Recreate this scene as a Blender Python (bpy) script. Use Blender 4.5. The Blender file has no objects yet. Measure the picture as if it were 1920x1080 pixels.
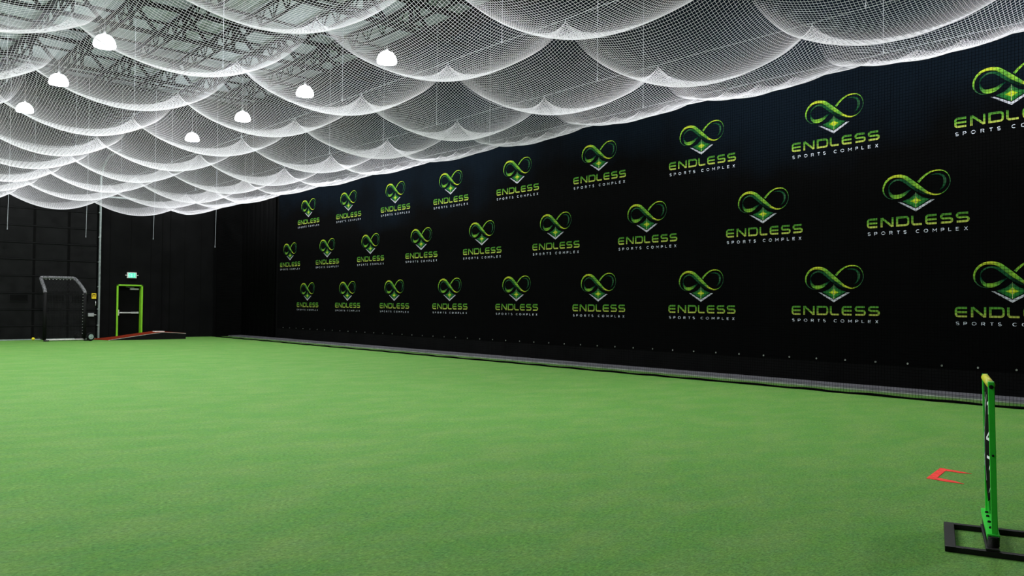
import bpy, bmesh, math, random
import numpy as np
from mathutils import Vector, Matrix

random.seed(7)
rng = np.random.default_rng(7)
scene = bpy.context.scene
COL = scene.collection

# ------------------------------------------------------------------ camera
CAM_H = 1.5
yaw, pitch, roll, F_PX = 0.7251458, 0.0210325, 0.0082172, 1516.8
fwd = Vector((math.sin(yaw) * math.cos(pitch), math.cos(yaw) * math.cos(pitch), math.sin(pitch)))
rt0 = Vector((math.cos(yaw), -math.sin(yaw), 0))
up0 = rt0.cross(fwd)
rt = rt0 * math.cos(roll) + up0 * math.sin(roll)
up = up0 * math.cos(roll) - rt0 * math.sin(roll)
cam_data = bpy.data.cameras.new('camera')
cam = bpy.data.objects.new('camera', cam_data)
COL.objects.link(cam)
m = Matrix.Identity(4)
for i in range(3):
    m[i][0] = rt[i]; m[i][1] = up[i]; m[i][2] = -fwd[i]
m[2][3] = CAM_H
cam.matrix_world = m
cam_data.sensor_width = 36.0
cam_data.lens = F_PX * 36.0 / 1920.0
cam_data.clip_start = 0.05
cam_data.clip_end = 200
scene.camera = cam

# ------------------------------------------------------------------ world, exposure, lights
world = bpy.data.worlds.new('world')
scene.world = world
world.use_nodes = True
world.node_tree.nodes['Background'].inputs[0].default_value = (0.02, 0.024, 0.03, 1)
world.node_tree.nodes['Background'].inputs[1].default_value = 0.2
vs = scene.view_settings
vs.view_transform = 'Standard'
vs.look = 'None'
vs.exposure = 0.45
vs.gamma = 1.0
vs.use_curve_mapping = False
LAMP_W = 84.0          # watts under each high-bay lens
DOME_E = 42.0           # glow of the lens itself

# room numbers (metres): camera stands at x=0, y=0
XW = 15.2      # printed wall
YB = 35.6      # far wall
XL = -15.0
YF = -6.0
ZC = 10.5      # ceiling
NX = 13.8      # black net in front of the printed wall
NH = 5.8       # height of the net cables


# ------------------------------------------------------------------ helpers
def mat(name, col, rough=0.6, metal=0.0, noise=0.0, nscale=20.0, bump=0.0, bscale=100.0, emit=None, estr=0.0, spec=0.5, vcol=False):
    M = bpy.data.materials.new(name)
    M.use_nodes = True
    nt = M.node_tree
    b = nt.nodes['Principled BSDF']
    b.inputs['Roughness'].default_value = rough
    b.inputs['Metallic'].default_value = metal
    b.inputs['Specular IOR Level'].default_value = spec
    b.inputs['Base Color'].default_value = (*col, 1)
    tc = nt.nodes.new('ShaderNodeTexCoord')
    if vcol:
        a = nt.nodes.new('ShaderNodeVertexColor')
        a.layer_name = 'Col'
        nt.links.new(a.outputs['Color'], b.inputs['Base Color'])
    elif noise > 0:
        n = nt.nodes.new('ShaderNodeTexNoise')
        n.inputs['Scale'].default_value = nscale
        n.inputs['Detail'].default_value = 5
        r = nt.nodes.new('ShaderNodeValToRGB')
        r.color_ramp.elements[0].position = 0.3
        r.color_ramp.elements[1].position = 0.7
        r.color_ramp.elements[0].color = (*[c * (1 - noise) for c in col], 1)
        r.color_ramp.elements[1].color = (*[min(1, c * (1 + noise)) for c in col], 1)
        nt.links.new(tc.outputs['Object'], n.inputs['Vector'])
        nt.links.new(n.outputs['Fac'], r.inputs['Fac'])
        nt.links.new(r.outputs['Color'], b.inputs['Base Color'])
    if bump > 0:
        n2 = nt.nodes.new('ShaderNodeTexNoise')
        n2.inputs['Scale'].default_value = bscale
        bp = nt.nodes.new('ShaderNodeBump')
        bp.inputs['Strength'].default_value = bump
        bp.inputs['Distance'].default_value = 0.01
        nt.links.new(tc.outputs['Object'], n2.inputs['Vector'])
        nt.links.new(n2.outputs['Fac'], bp.inputs['Height'])
        nt.links.new(bp.outputs['Normal'], b.inputs['Normal'])
    if emit:
        b.inputs['Emission Color'].default_value = (*emit, 1)
        b.inputs['Emission Strength'].default_value = estr
    return M


class MB:
    """collects shapes for one mesh object"""
    def __init__(s):
        s.v = []; s.f = []; s.c = []

    def add(s, vs_, fs_, col=None):
        o = len(s.v)
        s.v += [tuple(v) for v in vs_]
        s.f += [tuple(i + o for i in f) for f in fs_]
        if col is not None:
            s.c += [col] * len(vs_)
        return s

    def box(s, x0, x1, y0, y1, z0, z1):
        v = [(x0, y0, z0), (x1, y0, z0), (x1, y1, z0), (x0, y1, z0), (x0, y0, z1), (x1, y0, z1), (x1, y1, z1), (x0, y1, z1)]
        return s.add(v, [(3, 2, 1, 0), (4, 5, 6, 7), (0, 1, 5, 4), (1, 2, 6, 5), (2, 3, 7, 6), (3, 0, 4, 7)])

    def bar(s, a, b, w, h=None, upv=(0, 0, 1)):
        """rectangular bar between two points; w across, h along upv"""
        h = h or w
        a = Vector(a); b = Vector(b)
        d = (b - a).normalized()
        u = Vector(upv)
        if abs(d.dot(u)) > 0.99:
            u = Vector((1, 0, 0))
        sd = d.cross(u).normalized(); u2 = sd.cross(d).normalized()
        v = []
        for p in (a, b):
            for sx, sy in ((-1, -1), (1, -1), (1, 1), (-1, 1)):
                v.append(p + sd * (w / 2 * sx) + u2 * (h / 2 * sy))
        return s.add(v, [(0, 1, 2, 3), (7, 6, 5, 4), (0, 4, 5, 1), (1, 5, 6, 2), (2, 6, 7, 3), (3, 7, 4, 0)])

    def tube(s, pts, r, n=8, cap=True, rs=None):
        pts = [Vector(p) for p in pts]
        rings = []
        prev = None
        for i, p in enumerate(pts):
            d = (pts[min(i + 1, len(pts) - 1)] - pts[max(i - 1, 0)]).normalized()
            if prev is None:
                ref = Vector((0, 0, 1)) if abs(d.z) < 0.9 else Vector((1, 0, 0))
                sd = d.cross(ref).normalized()
            else:
                sd = (prev - d * prev.dot(d)).normalized()
            prev = sd
            u = d.cross(sd)
            rr = rs[i] if rs else r
            rings.append([p + sd * (rr * math.cos(2 * math.pi * k / n)) + u * (rr * math.sin(2 * math.pi * k / n)) for k in range(n)])
        v = [q for ring in rings for q in ring]
        f = []
        for i in range(len(rings) - 1):
            for k in range(n):
                f.append((i * n + k, i * n + (k + 1) % n, (i + 1) * n + (k + 1) % n, (i + 1) * n + k))
        if cap:
            f.append(tuple(range(n))[::-1]); f.append(tuple((len(rings) - 1) * n + k for k in range(n)))
        return s.add(v, f)

    def lathe(s, prof, c=(0, 0, 0), n=24, axis='z'):
        v = []; f = []
        for r, h in prof:
            for k in range(n):
                a = 2 * math.pi * k / n
                p = (r * math.cos(a), r * math.sin(a), h)
                if axis == 'y': p = (p[0], p[2], p[1])
                if axis == 'x': p = (p[2], p[0], p[1])
                v.append((p[0] + c[0], p[1] + c[1], p[2] + c[2]))
        for i in range(len(prof) - 1):
            for k in range(n):
                f.append((i * n + k, i * n + (k + 1) % n, (i + 1) * n + (k + 1) % n, (i + 1) * n + k))
        f.append(tuple(range(n))[::-1]); f.append(tuple((len(prof) - 1) * n + k for k in range(n)))
        return s.add(v, f)

    def build(s, name, material, parent=None, loc=(0, 0, 0), smooth=False, bevel=0.0, rot=None):
        me = bpy.data.meshes.new(name)
        me.from_pydata(s.v, [], s.f)
        if s.c:
            at = me.color_attributes.new('Col', 'FLOAT_COLOR', 'POINT')
            for i, c in enumerate(s.c):
                at.data[i].color = (*[min(0.95, q * 1.2) for q in c], 1)
        bm = bmesh.new(); bm.from_mesh(me)
        if not s.c:
            bmesh.ops.recalc_face_normals(bm, faces=bm.faces)
        bm.to_mesh(me); bm.free()
        if smooth:
            me.polygons.foreach_set('use_smooth', [True] * len(me.polygons))
            me.update()
        o = bpy.data.objects.new(name, me)
        COL.objects.link(o)
        me.materials.append(material)
        o.location = loc
        if rot: o.rotation_euler = rot
        if parent: o.parent = parent
        if bevel > 0:
            b = o.modifiers.new('bevel', 'BEVEL'); b.width = bevel; b.segments = 2; b.limit_method = 'ANGLE'
        return o


def tag(o, label=None, cat=None, group=None, kind=None):
    if label: o['label'] = label
    if cat: o['category'] = cat
    if group: o['group'] = group
    if kind: o['kind'] = kind
    return o


def empty(name, loc=(0, 0, 0), rz=0.0, **k):
    o = bpy.data.objects.new(name, None)
    o.empty_display_size = 0.1
    COL.objects.link(o)
    o.location = loc
    o.rotation_euler = (0, 0, rz)
    return tag(o, **k)


def copy_tree(o, parent=None):
    c = o.copy(); COL.objects.link(c); c.parent = parent
    for ch in [x for x in bpy.data.objects if x.parent == o]:
        copy_tree(ch, c)
    return c


def copy_thing(o):
    """copy a thing with its parts and sub-parts"""
    def kids(x): return list(x.children)
    def rec(x, par):
        c = x.copy(); COL.objects.link(c); c.parent = par
        for ch in kids(x): rec(ch, c)
        return c
    return rec(o, o.parent)


# ------------------------------------------------------------------ materials
M_black_wall = mat('black painted wall panel', (0.0035, 0.0035, 0.0037), 0.8, noise=0.3, nscale=1.5, bump=0.15, bscale=60, spec=0.05)
M_panel = mat('black overhead door skin', (0.0062, 0.0062, 0.0065), 0.7, noise=0.3, nscale=3, bump=0.1, bscale=120, spec=0.06)
M_seam = mat('dark door seam', (0.0035, 0.0035, 0.0035), 0.8, spec=0.02)
M_rib = mat('black satin door rib', (0.006, 0.006, 0.0065), 0.6, spec=0.08)
M_black_metal = mat('black powder coated steel', (0.008, 0.0075, 0.008), 0.5, spec=0.3, noise=0.3, nscale=25, bump=0.1, bscale=150)
M_truss = mat('dark grey primed steel', (0.0028, 0.0026, 0.0028), 0.8, noise=0.3, nscale=8, spec=0.04)
M_curtain = mat('black vinyl sheeting', (0.0018, 0.0018, 0.002), 0.7, bump=0.3, bscale=6, spec=0.05)
M_netb = mat('black net cord', (0.002, 0.002, 0.002), 0.95, spec=0.0)
M_netw = mat('white nylon net cord', (0.86, 0.85, 0.80), 0.7)
def make_cord_white():
    M = bpy.data.materials.new('white nylon net cord'); M.use_nodes = True
    nt = M.node_tree; nt.nodes.remove(nt.nodes['Principled BSDF'])
    out = nt.nodes['Material Output']
    d = nt.nodes.new('ShaderNodeBsdfDiffuse'); t = nt.nodes.new('ShaderNodeBsdfTranslucent'); mx = nt.nodes.new('ShaderNodeMixShader')
    tc = nt.nodes.new('ShaderNodeTexCoord'); n = nt.nodes.new('ShaderNodeTexNoise'); n.inputs['Scale'].default_value = 1.5
    r = nt.nodes.new('ShaderNodeValToRGB'); r.color_ramp.elements[0].color = (0.86, 0.84, 0.86, 1); r.color_ramp.elements[1].color = (0.92, 0.90, 0.94, 1)
    nt.links.new(tc.outputs['Object'], n.inputs['Vector']); nt.links.new(n.outputs['Fac'], r.inputs['Fac'])
    nt.links.new(r.outputs['Color'], d.inputs['Color']); nt.links.new(r.outputs['Color'], t.inputs['Color'])
    mx.inputs[0].default_value = 0.5
    nt.links.new(d.outputs[0], mx.inputs[1]); nt.links.new(t.outputs[0], mx.inputs[2]); nt.links.new(mx.outputs[0], out.inputs['Surface'])
    return M
M_netw = make_cord_white()
M_netg = mat('weathered black net cord', (0.018, 0.018, 0.019), 0.8, spec=0.1)
M_cord = mat('pale steel wire', (0.34, 0.36, 0.39), 0.5)
M_lime = mat('lime green paint', (0.19, 0.50, 0.012), 0.45, noise=0.06, nscale=6)
M_doorblk = mat('black painted door leaf', (0.0018, 0.0018, 0.0018), 0.6, spec=0.05)
M_steel = mat('brushed steel', (0.55, 0.55, 0.56), 0.35, metal=0.6, noise=0.1, nscale=40)
M_rail = mat('galvanised track', (0.30, 0.34, 0.34), 0.45, metal=0.5, noise=0.2, nscale=12)
M_concrete = mat('grey concrete kerb', (0.13, 0.128, 0.145), 0.85, noise=0.2, nscale=9, bump=0.3, bscale=60)
M_seamline = mat('pale turf edge strip', (0.34, 0.40, 0.32), 0.8, noise=0.35, nscale=5)
M_clay = mat('red clay turf', (0.16, 0.020, 0.009), 1.0, spec=0.0, noise=0.22, nscale=14, bump=0.5, bscale=200)
M_white = mat('white rubber', (0.80, 0.72, 0.66), 0.6)
M_tyre = mat('black tyre rubber', (0.006, 0.006, 0.006), 0.8, spec=0.1)
M_hub = mat('grey wheel hub', (0.33, 0.40, 0.40), 0.4, metal=0.2, noise=0.1, nscale=30)
M_pad = mat('black foam padding', (0.004, 0.004, 0.004), 0.7, spec=0.12, noise=0.3, nscale=20, bump=0.3, bscale=60)
M_tape = mat('worn clear tape over foam', (0.10, 0.10, 0.105), 0.22, noise=0.8, nscale=22, bump=0.8, bscale=30)
M_galv = mat('scuffed white base pipe', (0.50, 0.48, 0.47), 0.4, noise=0.25, nscale=15)
M_yellow = mat('yellow plastic', (0.80, 0.66, 0.01), 0.5, noise=0.08, nscale=20)
M_sticker = mat('yellow warning sticker', (0.75, 0.52, 0.01), 0.5, noise=0.35, nscale=18)
M_greyp = mat('grey plastic box', (0.30, 0.31, 0.32), 0.5)
M_green = mat('bright green powder coat', (0.035, 0.62, 0.045), 0.36, noise=0.05, nscale=10)
M_padyel = mat('yellow vinyl sleeve', (0.58, 0.58, 0.01), 0.5, noise=0.1, nscale=14, bump=0.3, bscale=40)
M_fabric = mat('black nylon fabric', (0.005, 0.005, 0.005), 0.85, spec=0.05, bump=0.4, bscale=25)
M_num = mat('white printed digit', (0.80, 0.82, 0.84), 0.7)
M_red = mat('red paint on turf', (0.85, 0.026, 0.012), 0.75, noise=0.35, nscale=28, bump=0.4, bscale=160)
M_exitbox = mat('white exit sign housing', (0.62, 0.62, 0.60), 0.5)
M_exitface = mat('lit exit sign face', (0.05, 0.5, 0.3), 0.5, emit=(0.04, 0.62, 0.36), estr=0.62)
M_exitlet = mat('lit exit letters', (0.4, 0.8, 0.6), 0.5, emit=(0.45, 0.95, 0.70), estr=0.62)
M_lampmetal = mat('grey lamp housing', (0.12, 0.12, 0.12), 0.5)
M_lens = mat('glowing lamp lens', (0.9, 0.9, 0.9), 0.4, emit=(0.93, 0.96, 1.0), estr=DOME_E)
M_print = mat('banner print ink', (1, 1, 1), 0.8, vcol=True, spec=0.02)


def make_turf():
    M = bpy.data.materials.new('artificial turf'); M.use_nodes = True
    nt = M.node_tree; b = nt.nodes['Principled BSDF']
    b.inputs['Roughness'].default_value = 0.85
    b.inputs['Specular IOR Level'].default_value = 0.2
    tc = nt.nodes.new('ShaderNodeTexCoord')
    def noise(scale, detail=4, rough=0.6, vec=None):
        n = nt.nodes.new('ShaderNodeTexNoise')
        n.inputs['Scale'].default_value = scale; n.inputs['Detail'].default_value = detail
        n.inputs['Roughness'].default_value = rough
        nt.links.new(vec or tc.outputs['Object'], n.inputs['Vector'])
        return n.outputs['Fac']
    def ramp(fac, c0, c1, p0=0.3, p1=0.7):
        r = nt.nodes.new('ShaderNodeValToRGB')
        r.color_ramp.elements[0].position = p0; r.color_ramp.elements[1].position = p1
        r.color_ramp.elements[0].color = (*c0, 1); r.color_ramp.elements[1].color = (*c1, 1)
        nt.links.new(fac, r.inputs['Fac']); return r.outputs['Color']
    def mix(kind, f, a, c):
        x = nt.nodes.new('ShaderNodeMix'); x.data_type = 'RGBA'; x.blend_type = kind
        if isinstance(f, float): x.inputs[0].default_value = f
        else: nt.links.new(f, x.inputs[0])
        nt.links.new(a, x.inputs[6]); nt.links.new(c, x.inputs[7]); return x.outputs[2]
    mp = nt.nodes.new('ShaderNodeMapping')
    mp.inputs['Rotation'].default_value = (0, 0, 0.75); mp.inputs['Scale'].default_value = (0.9, 1.5, 1)
    nt.links.new(tc.outputs['Object'], mp.inputs['Vector'])
    V = mp.outputs['Vector']
    GREEN = (0.098, 0.262, 0.038); TEAL = (0.066, 0.218, 0.058); STRAW = (0.190, 0.300, 0.076)
    patch = ramp(noise(1.3, 6, 0.62, V), GREEN, STRAW, 0.40, 0.68)
    patch2 = ramp(noise(6, 5, 0.7, V), TEAL, GREEN, 0.38, 0.60)
    base = mix('MIX', 0.5, patch, patch2)
    fleck = noise(22, 5, 0.75)
    base = mix('MIX', ramp(fleck, (0, 0, 0), (0.55, 0.55, 0.55), 0.52, 0.72), base, ramp(fleck, STRAW, STRAW))
    mp2 = nt.nodes.new('ShaderNodeMapping')
    mp2.inputs['Rotation'].default_value = (0, 0, 0.2); mp2.inputs['Scale'].default_value = (0.35, 1.0, 1)
    nt.links.new(tc.outputs['Object'], mp2.inputs['Vector'])
    fine = ramp(noise(95, 4, 0.75, mp2.outputs['Vector']), (0.58, 0.60, 0.55), (1.42, 1.38, 1.45), 0.34, 0.66)
    fine2 = ramp(noise(30, 5, 0.8), (0.76, 0.80, 0.74), (1.22, 1.18, 1.22), 0.36, 0.66)
    c = mix('MULTIPLY', 1.0, base, fine)
    c = mix('MULTIPLY', 1.0, c, fine2)
    nt.links.new(c, b.inputs['Base Color'])
    bp = nt.nodes.new('ShaderNodeBump'); bp.inputs['Strength'].default_value = 0.6; bp.inputs['Distance'].default_value = 0.012
    nt.links.new(noise(160, 3, 0.7), bp.inputs['Height'])
    nt.links.new(bp.outputs['Normal'], b.inputs['Normal'])
    return M


def make_ceiling_mat():
    M = bpy.data.materials.new('grey faced roof insulation'); M.use_nodes = True
    nt = M.node_tree; b = nt.nodes['Principled BSDF']
    b.inputs['Roughness'].default_value = 0.6
    tc = nt.nodes.new('ShaderNodeTexCoord')
    n = nt.nodes.new('ShaderNodeTexNoise'); n.inputs['Scale'].default_value = 0.8; n.inputs['Detail'].default_value = 4
    nt.links.new(tc.outputs['Object'], n.inputs['Vector'])
    r = nt.nodes.new('ShaderNodeValToRGB')
    r.color_ramp.elements[0].color = (0.26, 0.30, 0.315, 1); r.color_ramp.elements[1].color = (0.33, 0.37, 0.39, 1)
    nt.links.new(n.outputs['Fac'], r.inputs['Fac'])
    nt.links.new(r.outputs['Color'], b.inputs['Base Color'])
    w = nt.nodes.new('ShaderNodeTexWave'); w.inputs['Scale'].default_value = 0.26; w.wave_profile = 'SIN'
    w.bands_direction = 'Y'
    nt.links.new(tc.outputs['Object'], w.inputs['Vector'])
    bp = nt.nodes.new('ShaderNodeBump'); bp.inputs['Strength'].default_value = 0.5; bp.inputs['Distance'].default_value = 0.15
    nt.links.new(w.outputs['Fac'], bp.inputs['Height']); nt.links.new(bp.outputs['Normal'], b.inputs['Normal'])
    return M


def make_banner_mat():
    M = bpy.data.materials.new('printed black mesh banner'); M.use_nodes = True
    nt = M.node_tree; b = nt.nodes['Principled BSDF']
    b.inputs['Roughness'].default_value = 0.9
    b.inputs['Specular IOR Level'].default_value = 0.02
    tc = nt.nodes.new('ShaderNodeTexCoord')
    sp = nt.nodes.new('ShaderNodeSeparateXYZ'); nt.links.new(tc.outputs['Object'], sp.inputs[0])
    n = nt.nodes.new('ShaderNodeTexNoise'); n.inputs['Scale'].default_value = 0.35; n.inputs['Detail'].default_value = 3
    nt.links.new(tc.outputs['Object'], n.inputs['Vector'])
    # the upper part of the print is a very dark navy with an uneven edge
    ad = nt.nodes.new('ShaderNodeMath'); ad.operation = 'MULTIPLY_ADD'
    nt.links.new(n.outputs['Fac'], ad.inputs[0]); ad.inputs[1].default_value = 5.0; nt.links.new(sp.outputs['Z'], ad.inputs[2])
    mr = nt.nodes.new('ShaderNodeMapRange'); mr.inputs[1].default_value = 6.6; mr.inputs[2].default_value = 7.8
    nt.links.new(ad.outputs[0], mr.inputs[0])
    mx = nt.nodes.new('ShaderNodeMix'); mx.data_type = 'RGBA'
    nt.links.new(mr.outputs[0], mx.inputs[0])
    mx.inputs[6].default_value = (0.0022, 0.0022, 0.0024, 1); mx.inputs[7].default_value = (0.0036, 0.0068, 0.0115, 1)
    nt.links.new(mx.outputs[2], b.inputs['Base Color'])
    w = nt.nodes.new('ShaderNodeTexNoise'); w.inputs['Scale'].default_value = 5; w.inputs['Detail'].default_value = 6
    mp = nt.nodes.new('ShaderNodeMapping'); mp.inputs['Scale'].default_value = (1, 1, 8)
    nt.links.new(tc.outputs['Object'], mp.inputs['Vector']); nt.links.new(mp.outputs['Vector'], w.inputs['Vector'])
    bp = nt.nodes.new('ShaderNodeBump'); bp.inputs['Strength'].default_value = 0.3; bp.inputs['Distance'].default_value = 0.02
    nt.links.new(w.outputs['Fac'], bp.inputs['Height']); nt.links.new(bp.outputs['Normal'], b.inputs['Normal'])
    return M


M_turf = make_turf(); M_ceil = make_ceiling_mat(); M_banner = make_banner_mat()

# ------------------------------------------------------------------ room shell
def struct(name, mb, m_, **k):
    o = mb.build(name, m_, **k); o['kind'] = 'structure'; return o

struct('floor', MB().box(XL - 0.3, XW + 0.3, YF - 0.3, YB + 0.3, -0.3, 0.0), M_turf)
struct('ceiling', MB().box(XL - 0.3, XW + 0.3, YF - 0.3, YB + 0.3, ZC, ZC + 0.3), M_ceil)
struct('wall_right', MB().box(XW, XW + 0.3, YF, YB, 0, ZC), M_black_wall)
struct('wall_left', MB().box(XL - 0.3, XL, YF, YB, 0, ZC), M_black_wall)
struct('wall_front', MB().box(XL - 0.3, XW + 0.3, YF - 0.3, YF, 0, ZC), M_black_wall)
# far wall: opening for the exit door; vertical panel seams
DX0, DX1, DH = 9.93, 10.83, 2.16
wb = MB()
wb.box(XL - 0.3, DX0, YB, YB + 0.3, 0, ZC)
wb.box(DX1, XW + 0.3, YB, YB + 0.3, 0, ZC)
wb.box(DX0, DX1, YB, YB + 0.3, DH, ZC)
struct('wall_back', wb, M_black_wall)
ws = MB()
for x in (11.66, 11.98, 14.0):
    ws.box(x - 0.012, x + 0.012, YB - 0.02, YB, 0, ZC - 0.1)
for x in (9.6, 10.4, 11.2, 12.6, 13.3):
    if not (DX0 - 0.1 < x < DX1 + 0.1):
        ws.box(x - 0.006, x + 0.006, YB - 0.008, YB, 0, ZC - 0.1)
ws.box(10.40, 10.412, YB - 0.008, YB, 2.75, ZC - 0.1)
struct('trim_1', ws, M_seam)

# exit door
d = empty('door_1', ((DX0 + DX1) / 2, YB, 0), kind='structure')
HW = (DX1 - DX0) / 2
fr = MB()
fr.box(-HW - 0.06, -HW + 0.005, -0.05, 0.24, 0, DH + 0.055)
fr.box(HW - 0.005, HW + 0.06, -0.05, 0.24, 0, DH + 0.055)
fr.box(-HW - 0.06, HW + 0.06, -0.05, 0.24, DH - 0.005, DH + 0.055)
fr.build('door_frame', M_lime, d, bevel=0.004)
# left reveal shown by the set-back leaf
MB().box(-HW + 0.006, HW - 0.006, 0.20, 0.245, 0.01, DH - 0.006).build('door_leaf', M_doorblk, d)
pb = MB(); pb.box(-HW + 0.10, HW - 0.06, 0.12, 0.16, 1.02, 1.075); pb.box(HW - 0.34, HW - 0.05, 0.11, 0.198, 1.01, 1.085)
pbo = pb.build('push_bar', M_steel, d, bevel=0.006)
MB().box(-HW + 0.03, -HW + 0.09, 0.12, 0.199, 0.93, 1.17).build('latch_case', M_white, pbo, bevel=0.006)
dc = MB(); dc.box(HW - 0.40, HW - 0.06, 0.12, 0.199, 2.00, 2.07)
dco = dc.build('door_closer', M_steel, d, bevel=0.006)
MB().bar((HW - 0.24, 0.13, 2.09), (-HW + 0.32, 0.08, 2.12), 0.025).build('closer_arm', M_rail, dco)

# exit sign
ex = empty('exit_sign', (10.44, YB, 2.60), label='green lit exit sign with white housing above the lime framed door', cat='sign')
hs = MB(); hs.box(-0.185, 0.185, -0.07, 0.0, -0.12, 0.12)
hs.build('housing', M_exitbox, ex, bevel=0.008)
MB().box(-0.145, 0.145, -0.074, -0.0705, -0.098, 0.098).build('sign_face', M_exitface, ex)
for sx in (-1, 1):
    MB().tube([(sx * 0.185, -0.035, 0.0), (sx * 0.225, -0.035, 0.0)], 0.012).tube([(sx * 0.225, -0.035, 0.0), (sx * 0.25, -0.035, 0.0)], 0.022).build('end_lamp', M_exitbox, ex)
def strokes2d(mb, segs, t, z, tx=lambda p: p):
    for a, b in segs:
        a = tx(a); b = tx(b)
        mb.bar((a[0], z, a[1]), (b[0], z, b[1]), 0.004, t, upv=(b[1] - a[1] + 1e-6, 0, -(b[0] - a[0])))
lt = MB()
LET = {'E': [((0, 0), (0, 1)), ((0, 0), (1, 0)), ((0, .5), (.85, .5)), ((0, 1), (1, 1))], 'X': [((0, 0), (1, 1)), ((0, 1), (1, 0))],
       'I': [((.5, 0), (.5, 1))], 'T': [((.5, 0), (.5, 1)), ((0, 1), (1, 1))]}
for i, ch in enumerate('EXIT'):
    strokes2d(lt, LET[ch], 0.017, -0.077, lambda p, i=i: (-0.128 + i * 0.068 + p[0] * 0.046, -0.07 + p[1] * 0.14))
lt.build('exit_letters', M_exitlet, ex)

# ------------------------------------------------------------------ overhead door on the left of the far wall
od = empty('door_2', (4.0, YB, 0), kind='structure')
X0, X1 = -3.2, 5.08      # local (world 0.8 .. 9.08)
zs = [0.0, 0.56, 1.19, 1.82, 2.48, 3.12, 3.76, 4.41, 5.08, 5.75, 6.4]
for i in range(len(zs) - 1):
    pn = MB()
    pn.box(X0, X1, -0.075, -0.02, zs[i] + 0.01, zs[i + 1] - 0.035)
    po = pn.build('door_panel', M_panel, od, bevel=0.008)
    rb = MB(); rb.box(X0, X1, -0.095, -0.03, zs[i + 1] - 0.032, zs[i + 1] + 0.006)
    rb.build('panel_rib', M_rib, po, bevel=0.006)
    st = MB()
    k = X0 + 0.02
    while k < X1:
        st.box(k, k + 0.09, -0.083, -0.07, zs[i] + 0.01, zs[i + 1] - 0.035); k += 1.2
    st.build('stile', M_seam, po)
wz = (1.50, 1.74)
for cx in (-2.9, -1.55, -0.2, 1.1, 2.38, 3.62, 4.5):
    wn = MB()
    x0, x1 = cx - 0.3, cx + 0.3
    wn.box(x0, x1, -0.088, -0.076, wz[0], wz[1])
    w_ = wn.build('door_window', M_doorblk, od)
    f_ = MB()
    f_.box(x0 - 0.02, x1 + 0.02, -0.092, -0.076, wz[0] - 0.02, wz[0]); f_.box(x0 - 0.02, x1 + 0.02, -0.092, -0.076, wz[1], wz[1] + 0.02)
    f_.box(x0 - 0.02, x0, -0.092, -0.076, wz[0], wz[1]); f_.box(x1, x1 + 0.02, -0.092, -0.076, wz[0], wz[1])
    f_.build('window_frame', M_rib, w_)
MB().box(X0, X1, -0.10, -0.02, 0.0, 0.045).build('bottom_seal', M_rail, od)

tr = empty('door_track', (9.19, YB - 0.08, 0), label='tall galvanised roller track at the right edge of the overhead door', cat='track')
tk = MB(); tk.box(-0.022, 0.022, -0.05, -0.03, 0, 6.6); tk.box(-0.03, -0.015, -0.05, 0.05, 0, 6.6); tk.box(0.018, 0.03, -0.05, 0.08, 0, 6.6)
tk.build('track_rail', M_rail, tr)
for z in (0.55, 1.2, 2.1, 3.1, 4.1, 5.1, 6.0):
    b_ = MB(); b_.box(-0.055, 0.03, -0.055, 0.05, z - 0.02, z + 0.02); b_.build('roller_bracket', M_rail, tr)
cu = MB()
cu.tube([(0, -0.01, 6.55), (0, -0.35, 6.95), (0, -1.0, 7.25), (0, -2.5, 7.3)], 0.03)
cu.build('track_curve', M_rail, tr)
MB().box(0.1, 1.3, -0.2, -0.06, 5.72, 5.78).build('header_bracket', M_rail, tr)

wsn = empty('warning_sticker', (9.0, YB - 0.085, 1.72), label='small yellow warning sticker on the black overhead door near its track', cat='sticker')
MB().box(-0.085, 0.085, -0.014, -0.008, -0.11, 0.11).build('sticker_sheet', M_sticker, wsn)
sb = MB(); sb.box(-0.06, 0.06, -0.017, -0.0145, 0.05, 0.08); sb.box(-0.06, -0.02, -0.017, -0.0145, -0.02, 0.03); sb.box(0.02, 0.06, -0.017, -0.0145, -0.02, 0.03)
sb.build('warning_mark', M_doorblk, wsn)
cb = empty('lock_box', (8.90, YB - 0.10, 0.97), label='small grey box fixed low beside the overhead door track', cat='control box')
MB().box(-0.11, 0.10, -0.07, 0.02, -0.07, 0.07).build('box_body', M_greyp, cb, bevel=0.01)
MB().box(0.09, 0.19, -0.03, -0.01, -0.015, 0.015).build('latch_bolt', M_steel, cb)
hd = empty('pull_handle', (5.06, -0.10, 1.42)); hd.parent = od
MB().tube([(0, 0, -0.09), (0, -0.04, -0.07), (0, -0.04, 0.07), (0, 0, 0.09)], 0.014).build('grip', M_steel, hd, smooth=True)

# black sheeting over the corner next to the banner
cur = MB(); nseg = 60
vv = []; ff = []
for i in range(nseg + 1):
    y = 32.15 + (YB - 0.05 - 32.15) * i / nseg
    x = XW - 0.06 - 0.025 * math.sin(i * 0.8) - 0.015 * math.sin(i * 2.1)
    vv += [(x, y, 0.06), (x, y, 9.5)]
for i in range(nseg):
    ff.append((2 * i, 2 * i + 2, 2 * i + 3, 2 * i + 1))
cur.add(vv, ff)
co = cur.build('black_curtain', M_curtain, smooth=True)
so = co.modifiers.new('solid', 'SOLIDIFY'); so.thickness = 0.01
tag(co, 'black sheeting hanging on the wall between banner and corner', 'curtain')

# ------------------------------------------------------------------ kerb and turf edge along the printed wall
kb = empty('concrete_kerb', (14.85, 14.5, 0), label='long low grey concrete kerb along the foot of the printed wall', cat='kerb')
MB().box(-0.30, 0.345, -18.0, 21.0, 0, 0.05).build('kerb_body', M_concrete, kb, bevel=0.006)
MB().box(-0.335, -0.30, -18.0, 21.0, 0.0, 0.02).build('turf_edge_strip', M_seamline, kb)

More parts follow.
